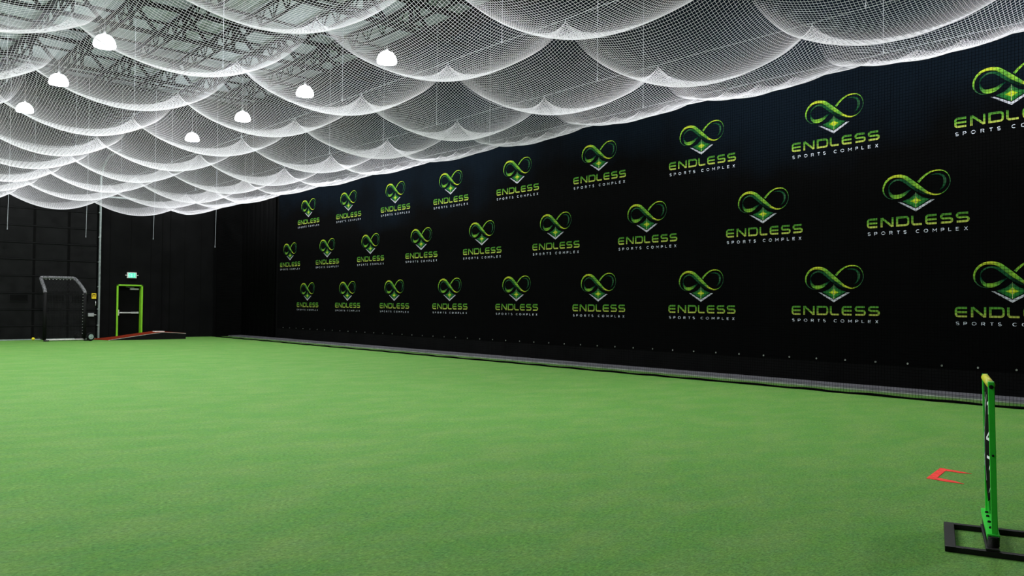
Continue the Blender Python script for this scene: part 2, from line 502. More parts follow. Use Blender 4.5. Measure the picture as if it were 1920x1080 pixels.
# ------------------------------------------------------------------ banner with its printed logos
YL = 32.0
bn = empty('wall_banner', (XW - 0.012, 14.0, 0.46), label='huge black banner with repeated green ENDLESS SPORTS COMPLEX print on right wall', cat='banner')
bx, by, bz = bn.location
sheet = MB()
NYB, NZB = 140, 14
vv = []; ff = []
y_a, y_b = YF + 2.5, YL
for j in range(NZB + 1):
    for i in range(NYB + 1):
        y = y_a + (y_b - y_a) * i / NYB
        z = 0.0 + (9.4) * j / NZB
        vv.append((0.004 * math.sin(y * 3.1 + 0.4 * z) * 0.5, y - by, z))
for j in range(NZB):
    for i in range(NYB):
        a = j * (NYB + 1) + i
        ff.append((a, a + NYB + 1, a + NYB + 2, a + 1))
sheet.add(vv, ff)
sheet.build('banner_sheet', M_banner, bn, smooth=True)
for k in range(54):
    y = 8.593 - 0.5852 * (k - 40)
    if y < YF + 2.6 or y > YL: continue
    MB().lathe([(0.017, 0), (0.017, 0.008), (0.008, 0.009)], c=(0, 0, 0), n=10, axis='x').build('grommet', M_steel, bn, loc=(-0.018, y - by, 0.032))

# ---- logo artwork, drawn flat in the plane of the banner; (u to the right, w up), metres about the chevron tip
AU, BU = 0.001703, 7.38e-5
def L2(x, y):
    s = x - 604
    return (s * AU / (1 + BU * s), (620 - y) / 745.0)
def catmull(P, n=6):
    out = []
    for i in range(len(P) - 1):
        p0 = P[max(i - 1, 0)]; p1 = P[i]; p2 = P[i + 1]; p3 = P[min(i + 2, len(P) - 1)]
        for k in range(n):
            t = k / n
            out.append([0.5 * ((2 * b) + (-a + c) * t + (2 * a - 5 * b + 4 * c - d_) * t * t + (-a + 3 * b - 3 * c + d_) * t ** 3)
                        for a, b, c, d_ in zip(p0, p1, p2, p3)])
    out.append(list(P[-1]))
    return out
def ribbon(mb, pts, d, n=6, edge=None):
    """pts: x, y, width, (r,g,b); drawn as a strip; edge darkens one long side of the drawn ribbon (part of the artwork)"""
    P = [(*L2(x, y), w / 745.0, *c) for x, y, w, c in pts]
    Q = catmull(P, n)
    vv = []; cc = []
    NW = 3
    for i, q in enumerate(Q):
        a = Q[max(i - 1, 0)]; b = Q[min(i + 1, len(Q) - 1)]
        dx, dy = b[0] - a[0], b[1] - a[1]; L = math.hypot(dx, dy) or 1
        nx, ny = -dy / L, dx / L
        w = max(0.002, q[2])
        for j in range(NW + 1):
            s = (j / NW - 0.5) * w
            vv.append((-d, -(q[0] + nx * s), q[1] + ny * s))
            k = 1.0
            if edge: k = edge[0] + (edge[1] - edge[0]) * j / NW
            cc.append(tuple(max(0, min(1, v * k)) for v in q[3:6]))
    o = len(mb.v)
    mb.v += vv; mb.c += cc
    for i in range(len(Q) - 1):
        for j in range(NW):
            a = o + i * (NW + 1) + j
            mb.f.append((a, a + 1, a + NW + 2, a + NW + 1))
def poly(mb, pts, d, cols):
    o = len(mb.v)
    for (x, y), c in zip(pts, cols):
        u, w = L2(x, y); mb.v.append((-d, -u, w)); mb.c.append(c)
    mb.f.append(tuple(range(o, o + len(pts))))

YG = (0.36, 0.42, 0.03); LG = (0.17, 0.34, 0.03); G = (0.075, 0.22, 0.03); DG = (0.009, 0.058, 0.022); VD = (0.003, 0.016, 0.009); TH = (0.025, 0.085, 0.035)
rib = MB()
ribbon(rib, [(322, 270, 10, VD), (345, 212, 18, DG), (400, 172, 22, TH), (455, 178, 30, DG), (510, 222, 40, DG), (560, 275, 44, DG), (620, 335, 44, VD), (690, 390, 26, VD), (760, 425, 12, VD)], 0.001)
ribbon(rib, [(880, 150, 6, VD), (760, 150, 10, VD), (825, 146, 16, DG), (880, 175, 26, DG), (902, 235, 34, TH), (890, 310, 24, DG), (850, 362, 8, VD)][1:], 0.001)
ribbon(rib, [(325, 265, 5, VD), (332, 330, 24, DG), (362, 388, 44, G), (415, 402, 56, LG), (470, 385, 46, G), (520, 345, 26, DG), (558, 318, 8, VD)], 0.0015, edge=(1.25, 0.75))
ribbon(rib, [(400, 437, 5, VD), (335, 420, 8, TH), (292, 375, 14, TH), (272, 320, 20, G), (273, 250, 24, LG), (300, 180, 28, LG), (355, 128, 32, YG), (425, 120, 38, YG), (490, 145, 48, LG), (550, 207, 54, G), (620, 282, 52, LG), (680, 342, 40, G),
             (732, 388, 28, YG), (808, 420, 18, YG), (880, 402, 11, G), (932, 345, 9, TH), (957, 258, 9, TH), (935, 165, 10, G), (882, 108, 13, LG), (800, 97, 16, YG), (732, 122, 22, LG), (672, 175, 28, LG), (628, 232, 34, G)], 0.003, n=5, edge=(0.75, 1.3))
dia = MB()
ctr = (0.04, 0.25, 0.03)
for q in ([(604, 372), (465, 472), (604, 475)], [(604, 372), (604, 475), (748, 470)]):
    poly(dia, [q[0], ((q[0][0] + q[1][0]) / 2 + (12 if q[1][0] < 600 else 0), (q[0][1] + q[1][1]) / 2 + 12), q[1], q[2]] if q[1][0] < 600 else
         [q[0], q[1], q[2], ((q[0][0] + q[2][0]) / 2 - 12, (q[0][1] + q[2][1]) / 2 + 12)], 0.001,
         [(0.02, 0.06, 0.03), DG, (0.006, 0.05, 0.02), ctr] if q[1][0] < 600 else [(0.02, 0.06, 0.03), ctr, (0.006, 0.05, 0.02), DG])
poly(dia, [(465, 472), (604, 575), (604, 475)], 0.001, [(0.006, 0.05, 0.02), (0.01, 0.10, 0.02), ctr])
poly(dia, [(604, 575), (748, 470), (604, 475)], 0.001, [(0.01, 0.10, 0.02), (0.006, 0.05, 0.02), ctr])
star = [(604, 428), (585, 455), (545, 480), (585, 502), (604, 522), (625, 502), (662, 480), (625, 455)]
o = len(dia.v); c0 = L2(604, 478); dia.v.append((-0.002, -c0[0], c0[1])); dia.c.append((0.60, 0.58, 0.03))
for x, y in star:
    u, w = L2(x, y); dia.v.append((-0.002, -u, w)); dia.c.append((0.24, 0.36, 0.015))
for i in range(8): dia.f.append((o, o + 1 + i, o + 1 + (i + 1) % 8))
poly(dia, [(601, 365), (607, 365), (607, 572), (601, 572)], 0.003, [(0.10, 0.18, 0.08)] * 2 + [(0.55, 0.6, 0.25)] * 2)
chev = MB()
W1 = (0.44, 0.44, 0.50)
poly(chev, [(418, 476), (452, 482), (604, 585), (604, 622)], 0.001, [(0.25, 0.25, 0.29), W1, W1, W1])
poly(chev, [(604, 622), (604, 585), (758, 480), (796, 482)], 0.001, [W1, W1, W1, (0.3, 0.3, 0.34)])

# lettering as rounded strokes
def arc(cx, cy, r, a0, a1, n=4):
    return [(cx + r * math.cos(math.radians(a0 + (a1 - a0) * k / n)), cy + r * math.sin(math.radians(a0 + (a1 - a0) * k / n))) for k in range(n + 1)]
def stroke(mb, pts, t, x0, y0, sx, sy, d, colf):
    """polyline with mitred joints; pts in letter units"""
    P = [(x0 + p[0] * sx, y0 + p[1] * sy) for p in pts]
    o = len(mb.v)
    n = len(P)
    for i in range(n):
        def nrm(a, b):
            dx, dy = b[0] - a[0], b[1] - a[1]; L = math.hypot(dx, dy) or 1e-6
            return (-dy / L, dx / L)
        if i == 0: nn = nrm(P[0], P[1]); k = 1
        elif i == n - 1: nn = nrm(P[-2], P[-1]); k = 1
        else:
            a = nrm(P[i - 1], P[i]); b = nrm(P[i], P[i + 1]); nn = (a[0] + b[0], a[1] + b[1]); L = math.hypot(*nn) or 1e-6
            nn = (nn[0] / L, nn[1] / L); k = min(1.8, 1 / max(0.3, nn[0] * a[0] + nn[1] * a[1]))
        for s in (-1, 1):
            u = P[i][0] + nn[0] * t / 2 * k * s; w = P[i][1] + nn[1] * t / 2 * k * s
            mb.v.append((-d, -u, w)); mb.c.append(colf(w))
    for i in range(n - 1):
        mb.f.append((o + 2 * i, o + 2 * i + 1, o + 2 * i + 3, o + 2 * i + 2))
r_ = 0.22
BIG = {  # box 0..1.3 wide, 0..1 high (stroke centre lines)
    'E': [[(1.25, 1), (0.3, 1)] + arc(0.3, 0.7, 0.3, 90, 180)[1:] + arc(0.3, 0.3, 0.3, 180, 270) + [(1.25, 0)], [(0.02, 0.5), (1.25, 0.5)]],
    'N': [[(0, -0.1), (0, 1.1)], [(0.06, 1.06), (1.2, -0.06)], [(1.25, 1.1), (1.25, -0.1)]],
    'D': [[(0, -0.12), (0, 1), (0.95, 1)] + arc(0.95, 0.7, 0.3, 90, 0)[1:] + arc(0.95, 0.3, 0.3, 0, -90) + [(0, 0)]],
    'L': [[(0, 1.1), (0, 0.28)] + arc(0.28, 0.28, 0.28, 180, 270)[1:] + [(1.2, 0)]],
    'S': [[(1.22, 1), (0.27, 1)] + arc(0.27, 0.75, 0.25, 90, 270, 6)[1:] + [(0.98, 0.5)] + arc(1.0, 0.25, 0.25, 90, -90, 6) + [(0, 0)]],
}
c_top = (0.055, 0.20, 0.03); c_mid = (0.12, 0.29, 0.03); c_bot = (0.36, 0.38, 0.075)
ylo = (620 - 812) / 745.0; yhi = (620 - 677) / 745.0
def wordcol(w):
    t = (w - ylo) / (yhi - ylo); t = max(0, min(1, t))
    a, b, s = (c_bot, c_mid, t * 2) if t < 0.5 else (c_mid, c_top, t * 2 - 1)
    return tuple(x + (y - x) * s for x, y in zip(a, b))
word = MB()
TH_B = 0.036
for ch, xa, xb in (('E', 97, 215), ('N', 240, 375), ('D', 400, 538), ('L', 557, 680), ('E', 697, 827), ('S', 850, 985), ('S', 1010, 1152)):
    ua = L2(xa, 0)[0] + TH_B / 2; ub = L2(xb, 0)[0] - TH_B / 2
    for st_ in BIG[ch]:
        # subdivide long verticals so the printed colour gradient shows
        q = []
        for a, b in zip(st_[:-1], st_[1:]):
            k = 3 if abs(a[1] - b[1]) > 0.35 else 1
            for j in range(k): q.append((a[0] + (b[0] - a[0]) * j / k, a[1] + (b[1] - a[1]) * j / k))
        q.append(st_[-1])
        stroke(word, q, TH_B, ua, ylo + TH_B / 2, (ub - ua) / 1.25, (yhi - ylo - TH_B), 0.001, wordcol)
SM = {
    'S': [[(0.5 + 0.40 * math.cos(math.radians(q)), 0.77 + 0.27 * math.sin(math.radians(q))) for q in range(35, 271, 26)] + [(0.5 + 0.42 * math.cos(math.radians(q)), 0.23 + 0.27 * math.sin(math.radians(q))) for q in range(90, -156, -27)]],
    'P': [[(0, -0.08), (0, 1), (0.55, 1)] + arc(0.55, 0.7, 0.3, 90, -90, 6) + [(0, 0.4)]],
    'O': [arc(0.5, 0.5, 0.52, 0, 360, 18)],
    'R': [[(0, -0.08), (0, 1), (0.55, 1)] + arc(0.55, 0.72, 0.28, 90, -90, 6) + [(0, 0.44)], [(0.5, 0.44), (0.9, -0.08)]],
    'T': [[(-0.05, 1), (0.95, 1)], [(0.45, 1), (0.45, -0.08)]],
    'C': [arc(0.5, 0.5, 0.52, 50, 310, 14)],
    'M': [[(0, -0.08), (0, 1.0), (0.5, 0.3), (1.0, 1.0), (1.0, -0.08)]],
    'L': [[(0, 1.08), (0, 0), (0.8, 0)]],
    'E': [[(0.8, 1), (0, 1), (0, 0), (0.8, 0)], [(0, 0.5), (0.72, 0.5)]],
    'X': [[(0, 1.08), (0.85, -0.08)], [(0.85, 1.08), (0, -0.08)]],
}
tagl = MB()
for ch, xc in zip('SPORTSCOMPLEX', (122, 192, 267, 350, 425, 493, 625, 707, 797, 880, 955, 1032, 1117)):
    h_ = 0.062; s = h_ if ch in 'OCM' else h_ * 0.9
    uc = L2(xc, 0)[0]
    for st_ in SM[ch]:
        stroke(tagl, st_, 0.0105, uc - s / 2, (620 - 916) / 745.0 + 0.006, s, h_ - 0.010, 0.001, lambda w: (0.56, 0.58, 0.68))

def first_logo():
    e = bpy.data.objects.new('printed_logo', None); COL.objects.link(e); e.parent = bn; e.empty_display_size = 0.1
    rib.build('infinity_ribbon', M_print, e); dia.build('diamond_mark', M_print, e); chev.build('chevron', M_print, e)
    word.build('endless_lettering', M_print, e); tagl.build('sports_complex_lettering', M_print, e)
    return e
logo0 = None
rows = [(4.921, 0.0), (3.262, -0.5), (1.609, 0.0)]
LY0, LP = 29.338, 3.0978
for z, off in rows:
    for i in range(0, 12):
        y = LY0 - LP * (i + off)
        if i == 0 and off == 0.0 and z > 4: pass
        if y < -3.0 or y > 31.5: continue
        if logo0 is None: lg = logo0 = first_logo()
        else: lg = copy_thing(logo0)
        lg.location = (-0.006, y - by, z - bz)

# ------------------------------------------------------------------ nets
def thread_mesh(name, polys, r, material, parent=None, sides=3):
    """polys: list of (n,3) float arrays; each becomes a thin prism"""
    V = []; Fq = []; off = 0
    for P in polys:
        P = np.asarray(P, dtype=np.float64); n = len(P)
        d = np.empty_like(P); d[1:-1] = P[2:] - P[:-2]; d[0] = P[1] - P[0]; d[-1] = P[-1] - P[-2]
        d /= np.linalg.norm(d, axis=1, keepdims=True) + 1e-12
        ref = np.array([0, 0, 1.0]) if abs(d[0][2]) < 0.9 else np.array([1.0, 0, 0])
        s = np.cross(d, ref); s /= np.linalg.norm(s, axis=1, keepdims=True) + 1e-12
        u = np.cross(d, s)
        ring = []
        for k in range(sides):
            a = 2 * math.pi * k / sides - math.pi / 2
            ring.append(P + s * (r * math.cos(a)) + u * (r * math.sin(a)))
        R_ = np.stack(ring, 1).reshape(-1, 3)
        V.append(R_)
        i = np.arange(n - 1)[:, None] * sides; k = np.arange(sides)[None, :]
        q = np.stack([i + k, i + (k + 1) % sides, i + sides + (k + 1) % sides, i + sides + k], -1).reshape(-1, 4) + off
        Fq.append(q); off += n * sides
    V = np.concatenate(V).astype(np.float32); Fq = np.concatenate(Fq).astype(np.int32)
    me = bpy.data.meshes.new(name)
    me.vertices.add(len(V)); me.vertices.foreach_set('co', V.ravel())
    me.loops.add(Fq.size); me.loops.foreach_set('vertex_index', Fq.ravel())
    me.polygons.add(len(Fq)); me.polygons.foreach_set('loop_start', np.arange(0, Fq.size, 4, dtype=np.int32))
    me.polygons.foreach_set('loop_total', np.full(len(Fq), 4, dtype=np.int32))
    me.update(calc_edges=True)
    o = bpy.data.objects.new(name, me); COL.objects.link(o); me.materials.append(material)
    if parent: o.parent = parent
    return o

# --- white overhead net: pinned to cables on a grid, sagging into billows
UX = np.array([-2.45, 0.27, 3.04, 5.80, 8.64, 11.50, NX - 0.03])           # cable lines
VY = np.array([-1.22, 1.72, 4.66, 7.6, 10.54, 13.48, 16.45, 19.42, 22.39, 25.36, 28.4, 31.8, 35.35])
def bay(t, edges):
    i = np.clip(np.searchsorted(edges, t, side='right') - 1, 0, len(edges) - 2)
    w = edges[i + 1] - edges[i]; s = (t - edges[i]) / w
    return i, s, w
sagx = np.array([0.24, 0.25, 0.24, 0.26, 0.25, 0.20])
belly = np.array([0.19, 0.20, 0.19, 0.18, 0.16, 0.06])
rs_ = np.random.default_rng(3)
sagb = np.array([0.18, 0.18, 0.18, 0.18, 0.21, 0.27, 0.22])[:, None] + 0.02 * rs_.standard_normal((len(UX), len(VY)))
sagj = 1.0 + 0.08 * rs_.standard_normal((len(UX), len(VY)))
def net_z(u, v):
    i, s, w = bay(u, UX); j, t, h_ = bay(v, VY)
    a = 4 * s * (1 - s) * sagx[i] * sagj[i, j] ** (1.0)
    bsh = 4 * t * (1 - t)
    # the strip along the black net is tied every 0.73 m, so there it sags less lengthwise
    edge = np.clip((NX - u) / (NX - UX[-2]), 0, 1)
    be = np.where(i == len(UX) - 2, edge ** 0.7, 1.0)
    b0 = sagb[i, j] * (1 - s) + sagb[np.minimum(i + 1, len(UX) - 1), j] * s
    e_sc = (1 - be) * 0.05 * np.abs(np.sin(np.pi * (v / 0.73)))
    # small pull-up at each pin
    du = np.minimum(s, 1 - s) * w; dv = np.minimum(t, 1 - t) * h_
    dist = np.sqrt(du ** 2 + dv ** 2)
    near_edge = np.where((i == len(UX) - 2) & (s > 0.5), 1.0, 0.0)
    dv2 = np.abs((v / 0.73) - np.round(v / 0.73)) * 0.73
    dist = np.where(near_edge > 0, np.sqrt(((1 - s) * w) ** 2 + dv2 ** 2), dist)
    tip = 0.20 * (1 - np.exp(-dist / 0.24))
    tip = np.where(near_edge > 0, 0.06 * (1 - np.exp(-dist / 0.10)), tip)
    blend = np.where(i == len(UX) - 2, np.clip((s - 0.3) / 0.4, 0, 1), 0.0)
    tip_a = 0.20 * (1 - np.exp(-np.sqrt((s * w) ** 2 + dv ** 2) / 0.24))
    tip_b = 0.06 * (1 - np.exp(-np.sqrt(((1 - s) * w) ** 2 + dv2 ** 2) / 0.10))
    tip = np.where(i == len(UX) - 2, tip_a * (1 - blend) + tip_b * blend, tip)
    return NH - 0.01 - a - b0 * bsh * be - e_sc - tip - belly[i] * bsh * 4 * s * (1 - s)
def net_pos(u, v):
    skew = 0.175 * np.clip((35.35 - v) / 8.0, 0, 1)
    return np.stack([u, v + skew * (u - 3.04), net_z(u, v)], -1)
CELL = 0.0475
def fine(edges, step):
    out = [edges[0]]
    for a, b in zip(edges[:-1], edges[1:]):
        n = max(1, round((b - a) / step)); out += list(a + (b - a) * np.arange(1, n + 1) / n)
    return np.array(out)
us = fine(UX, CELL); vs_ = fine(VY, CELL)
us2 = fine(UX, CELL * 2); vs2 = fine(VY, CELL * 2)
threads = []
for v in vs_: threads.append(net_pos(us2, np.full_like(us2, v)))
for u in us: threads.append(net_pos(np.full_like(vs2, u), vs2))
cn = empty('overhead_net', (6, 17, NH), label='white knotted net hung overhead in rows of sagging billows', cat='net')
wn_ = thread_mesh('net_mesh', threads, 0.0020, M_netw, cn)
wn_.location = (-6, -17, -NH)
# tie hooks at the pins in view
tie = MB(); tie.tube([(0, 0, -0.03), (0.012, 0, 0.0), (0, 0, 0.035), (-0.012, 0, 0.0), (0, 0, -0.03)], 0.004, n=5)
t0 = None
for iu in range(2, len(UX) - 1):
    for v in VY[1:-1]:
        p_ = net_pos(np.array([UX[iu]]), np.array([v]))[0]
        if t0 is None: t = t0 = tie.build('tie_hook', M_cord, cn)
        else: t = t0.copy(); COL.objects.link(t)
        t.location = (p_[0] - 6, p_[1] - 17, 0.0)

# cables along the room, one per line of pins
names = {1: 'farthest left of the net cables', 2: 'over the left part of the turf', 3: 'second from the left in view', 4: 'over the middle of the turf',
         5: 'last before the black side net', 6: 'along the top of the black side net'}
for iu in range(2, len(UX)):
    c = MB(); x = UX[iu]
    npt = 40
    c.tube([(x, -1.0 + (YB - 0.02 + 1.0) * k / npt, NH + 0.03 + (0.008 * math.sin(k * 2.1))) for k in range(npt + 1)], 0.0045, n=5)
    o_ = c.build('net_cable', M_cord)
    tag(o_, 'thin pale support cable of the white net, ' + names[iu], 'cable', 'cables carrying the overhead net')

# drop wires from the roof to the cables
ordn = ['nearest the camera', 'second from the camera', 'third from the camera', 'fourth from the camera', 'fifth from the camera', 'sixth from the camera', 'seventh from the camera']
dw = MB().tube([(0, 0, NH + 0.02), (0.0, 0, ZC - 0.02)], 0.0042, n=5)
dw.tube([(0, 0, NH + 0.0), (0.015, 0, NH + 0.05), (0, 0, NH + 0.10), (-0.015, 0, NH + 0.05), (0, 0, NH)], 0.005, n=4)
dw0 = None
for x, y0_, nm in ((3.04, 2.9, 'leftmost cable'), (5.80, 4.2, 'second cable from the left'), (8.64, 4.85, 'third cable from the left'), (11.44, 5.29, 'fourth cable from the left'), (13.74, 6.05, 'cable over the black net')):
    for k in range(6):
        y = y0_ + 5.2 * k
        if y > 34.5: continue
        if dw0 is None: o_ = dw0 = dw.build('drop_wire', M_cord)
        else: o_ = dw0.copy(); COL.objects.link(o_)
        o_.location = (x, y, 0)
        tag(o_, 'vertical pale drop wire holding the %s, %s' % (nm, ordn[k]), 'wire', 'drop wires between roof and net cables')
# loose wire tails that hang below the net by the far wall
for i, (x, zb) in enumerate(((5.87, 4.19), (8.54, 4.06), (11.09, 4.13), (13.68, 3.93))):
    o_ = MB().tube([(0, 0, zb), (0.012, 0, (zb + NH) / 2), (0.03, 0, NH + 0.02), (0.03, 0, ZC - 0.02)], 0.008, n=6).tube([(0, 0, zb - 0.03), (0, 0, zb + 0.03)], 0.013, n=6).build('hanging_wire', M_cord)
    o_.location = (x, 35.0, 0)
    tag(o_, 'pale loose wire dangling below the net at the far wall, ' + ('leftmost', 'second from the left', 'third from the left', 'rightmost')[i], 'wire', 'loose wires by the far wall')

# --- black vertical net in front of the printed wall
sn = empty('side_net', (NX, 17, 0), label='black square mesh net hanging from cable to turf before the printed wall', cat='net')
th = []
BC = 0.0505
zz = np.array([0.02, 0.3, 1.2, 2.4, 3.6, 4.8, NH + 0.02])
ys_ = np.arange(0.0, YB - 0.1, BC)
def bx_(y, z): return 0.02 * np.sin(y * 0.9) * (1 - z / NH) + 0.012 * np.sin(y * 4.3 + z) * (1 - z / NH)
for y in ys_:
    th.append(np.stack([bx_(y, zz), y - 17 + 0 * zz + 0.01 * np.sin(zz * 2 + y), zz], -1))
yy = np.arange(0.0, YB - 0.05, 0.4)
for z in np.arange(0.03, NH, BC):
    th.append(np.stack([bx_(yy, z), yy - 17, np.full_like(yy, z)], -1))
thread_mesh('net_mesh', th, 0.0024, M_netb, sn, sides=4)
br = MB()
br.tube([(bx_(y, 0) + 0.015 * math.sin(y * 7), y - 17, 0.018 + 0.008 * math.sin(y * 5.3)) for y in np.arange(0, YB - 0.05, 0.15)], 0.022, n=6)
br.build('bottom_rope', M_netb, sn)

# ------------------------------------------------------------------ roof steel
def truss_proto():
    e = empty('roof_truss', (0, 0, 0))
    top = MB(); top.box(XL + 0.1, XW - 0.1, -0.09, -0.02, 10.12, 10.22); top.box(XL + 0.1, XW - 0.1, 0.02, 0.09, 10.12, 10.22); top.build('top_chord', M_truss, e)
    bot = MB(); bot.box(XL + 0.1, XW - 0.1, -0.08, -0.015, 9.30, 9.39); bot.box(XL + 0.1, XW - 0.1, 0.015, 0.08, 9.30, 9.39); bot.build('bottom_chord', M_truss, e)
    dg = MB().bar((0, 0, 9.34), (0.75, 0, 10.16), 0.085).build('web_diagonal', M_truss, e)
    dg2 = MB().bar((0.75, 0, 10.16), (1.5, 0, 9.34), 0.085).build('web_diagonal', M_truss, e)
    vt = MB().bar((0.75, 0, 9.34), (0.75, 0, 10.16), 0.09).build('web_post', M_truss, e)
    x = XL + 0.3; first = True
    while x < XW - 1.6:
        for src in (dg, dg2, vt):
            if first: src.location = (x, 0, 0)
            else:
                c = src.copy(); COL.objects.link(c); c.location = (x, 0, 0)
        first = False; x += 1.5
    return e
tp = truss_proto()
ty = [8.6, 13.9, 19.2, 24.5, 29.8, 35.1]
tl = ['nearest the camera', 'second from the camera', 'third from the camera', 'fourth from the camera', 'fifth from the camera', 'close to the far wall']
for i, y in enumerate(ty):
    t = tp if i == 0 else copy_thing(tp)
    t.location = (0, y, 0)
    tag(t, 'dark steel roof truss spanning the hall above the net, ' + tl[i], 'truss', 'main roof trusses')
def joist_proto():
    e = empty('roof_joist', (0, 0, 0))
    MB().box(-0.04, 0.04, YF + 0.1, YB - 0.1, 10.34, 10.42).build('top_chord', M_truss, e)
    MB().box(-0.03, 0.03, YF + 0.1, YB - 0.1, 9.86, 9.92).build('bottom_chord', M_truss, e)
    w = MB(); y = YF + 0.2
    while y < YB - 1.0:
        w.bar((0, y, 10.36), (0, y + 0.35, 9.89), 0.036); w.bar((0, y + 0.35, 9.89), (0, y + 0.70, 10.36), 0.036); w.bar((0, y + 0.35, 9.89), (0, y + 0.35, 10.36), 0.022)
        y += 0.9
    w.build('web_rods', M_truss, e)
    return e
jp = joist_proto(); jx = [2.4, 4.0, 5.6, 7.2, 8.8, 10.4, 12.0, 13.6]
ordj = ['leftmost of eight', 'second from the left', 'third from the left', 'fourth from the left', 'fifth from the left', 'sixth from the left', 'second from the printed wall', 'nearest the printed wall']
for i, x in enumerate(jx):
    t = jp if i == 0 else copy_thing(jp)
    t.location = (x, 0, 0)
    tag(t, 'dark open web roof joist running along the hall, ' + ordj[i], 'joist', 'lengthwise roof joists')
# purlin lines under the insulation
pu = MB(); y = YF + 1
pp = None; n = 0
while y < YB - 0.5:
    if y > 9:
        if pp is None: o_ = pp = MB().box(XL + 0.1, XW - 0.1, -0.035, 0.035, ZC - 0.07, ZC - 0.001).build('roof_purlin', M_truss)
        else: o_ = pp.copy(); COL.objects.link(o_)
        o_.location = (0, y, 0); n += 1
        tag(o_, 'thin dark purlin pressed against the grey roof insulation', 'purlin', 'purlins under the roof insulation')
    y += 2.65

# ------------------------------------------------------------------ high bay lamps
def lamp_proto():
    e = empty('high_bay_lamp', (0, 0, 0))
    prof = [(0.03, 0.17), (0.09, 0.162), (0.16, 0.13), (0.22, 0.065), (0.258, -0.015), (0.275, -0.10), (0.262, -0.15)]
    MB().lathe(prof, n=28).build('lamp_lens', M_lens, e, smooth=True)
    MB().lathe([(0.035, 0.168), (0.035, 0.23), (0.02, 0.27), (0.012, 0.32)], n=16).build('lamp_housing', M_lampmetal, e, smooth=True)
    return e
lp = lamp_proto()
LX = [-12.1, -6.1, -0.1, 5.92, 12.1]
LYs = {3: [8.1, 13.0, 17.9, 22.8, 27.72, 32.6], 4: [-0.5, 4.3, 9.2, 18.94, 23.74, 28.55, 33.56]}  # first lamp beside the printed wall is unseen, added to brighten turf and net
ordl = ['nearest the far wall', 'second from the far wall', 'third from the far wall', 'fourth from the far wall', 'fifth from the far wall', 'sixth from the far wall', 'seventh from the far wall, added unseen as fill light', 'farthest from the far wall']
rowl = ['leftmost row', 'second row', 'third row', 'row over the left turf', 'row beside the printed wall']
ld = bpy.data.lights.new('lamp_light', 'AREA'); ld.shape = 'DISK'; ld.size = 0.46; ld.energy = LAMP_W; ld.color = (0.97, 0.985, 1.0)
first = True
for ix, x in enumerate(LX):
    ys = LYs.get(ix, LYs[3])
    for k, y in enumerate(ys):
        if ix < 2 and k % 2: continue
        if first: t = lp; first = False
        else: t = copy_thing(lp)
        z = 8.3
        t.location = (x, y, z)
        tag(t, 'glowing domed lamp, %s, %s' % (rowl[ix], ordl[len(ys) - 1 - k]), 'lamp', 'high bay lamps above the net')
        cdo = MB().tube([(0, 0, 0.31), (0, 0, ZC - z - 0.005)], 0.006, n=5).build('hanging_cord', M_cord, t)
        L = bpy.data.objects.new('lamp_light', ld); COL.objects.link(L); L.parent = t; L.location = (0, 0, -0.165)

# ------------------------------------------------------------------ portable pitching mound
MY0, MY1 = 33.75, 35.0
mo = empty('pitching_mound', (10.5, 34.3, 0), label='portable pitching mound with red turf top and black sides by the door', cat='pitching mound')
prof = [(9.1, 0.012), (9.6, 0.085), (10.2, 0.17), (10.8, 0.25), (11.1, 0.285), (11.6, 0.265), (12.04, 0.225)]
sd = MB(); vv = []; ff = []
fx = lambda x, y: x - (0.35 * (y - MY0) / (MY1 - MY0) if x < 9.3 else 0.0)
for (x, z) in prof:
    vv += [(x, MY0, 0), (x, MY0, z - 0.012), (fx(x, MY1), MY1, z - 0.012), (fx(x, MY1), MY1, 0)]
n_ = len(prof)
for i in range(n_ - 1):
    a = 4 * i
    for j in range(4): ff.append((a + j, a + (j + 1) % 4, a + 4 + (j + 1) % 4, a + 4 + j))
ff += [(0, 1, 2, 3), tuple(4 * (n_ - 1) + j for j in (3, 2, 1, 0))]
sd.add([(a - 10.5, b - 34.3, c) for a, b, c in vv], ff); sd.build('mound_side', M_pad, mo)
tp_ = MB(); vv = []; ff = []
for (x, z) in prof:
    vv += [(x, MY0 - 0.008, z - 0.012), (x, MY0 - 0.008, z + 0.012), (fx(x, MY1), MY1, z + 0.012), (fx(x, MY1), MY1, z - 0.012)]
for i in range(n_ - 1):
    a = 4 * i
    for j in range(4): ff.append((a + j, a + (j + 1) % 4, a + 4 + (j + 1) % 4, a + 4 + j))
ff += [(0, 1, 2, 3), tuple(4 * (n_ - 1) + j for j in (3, 2, 1, 0))]
tp_.add([(a - 10.5, b - 34.3, c) for a, b, c in vv], ff); tp_.build('clay_turf_top', M_clay, mo)
ed = MB()
for (x0, z0), (x1, z1) in zip(prof[:-1], prof[1:]):
    ed.bar((x0 - 10.5, MY0 - 34.3 - 0.012, z0 - 0.004), (x1 - 10.5, MY0 - 34.3 - 0.012, z1 - 0.004), 0.008, 0.014)
ed.build('edge_trim', M_galv, mo)
MB().box(0.48, 0.86, -0.05, 0.25, 0.286, 0.312).build('pitching_rubber', M_white, mo)

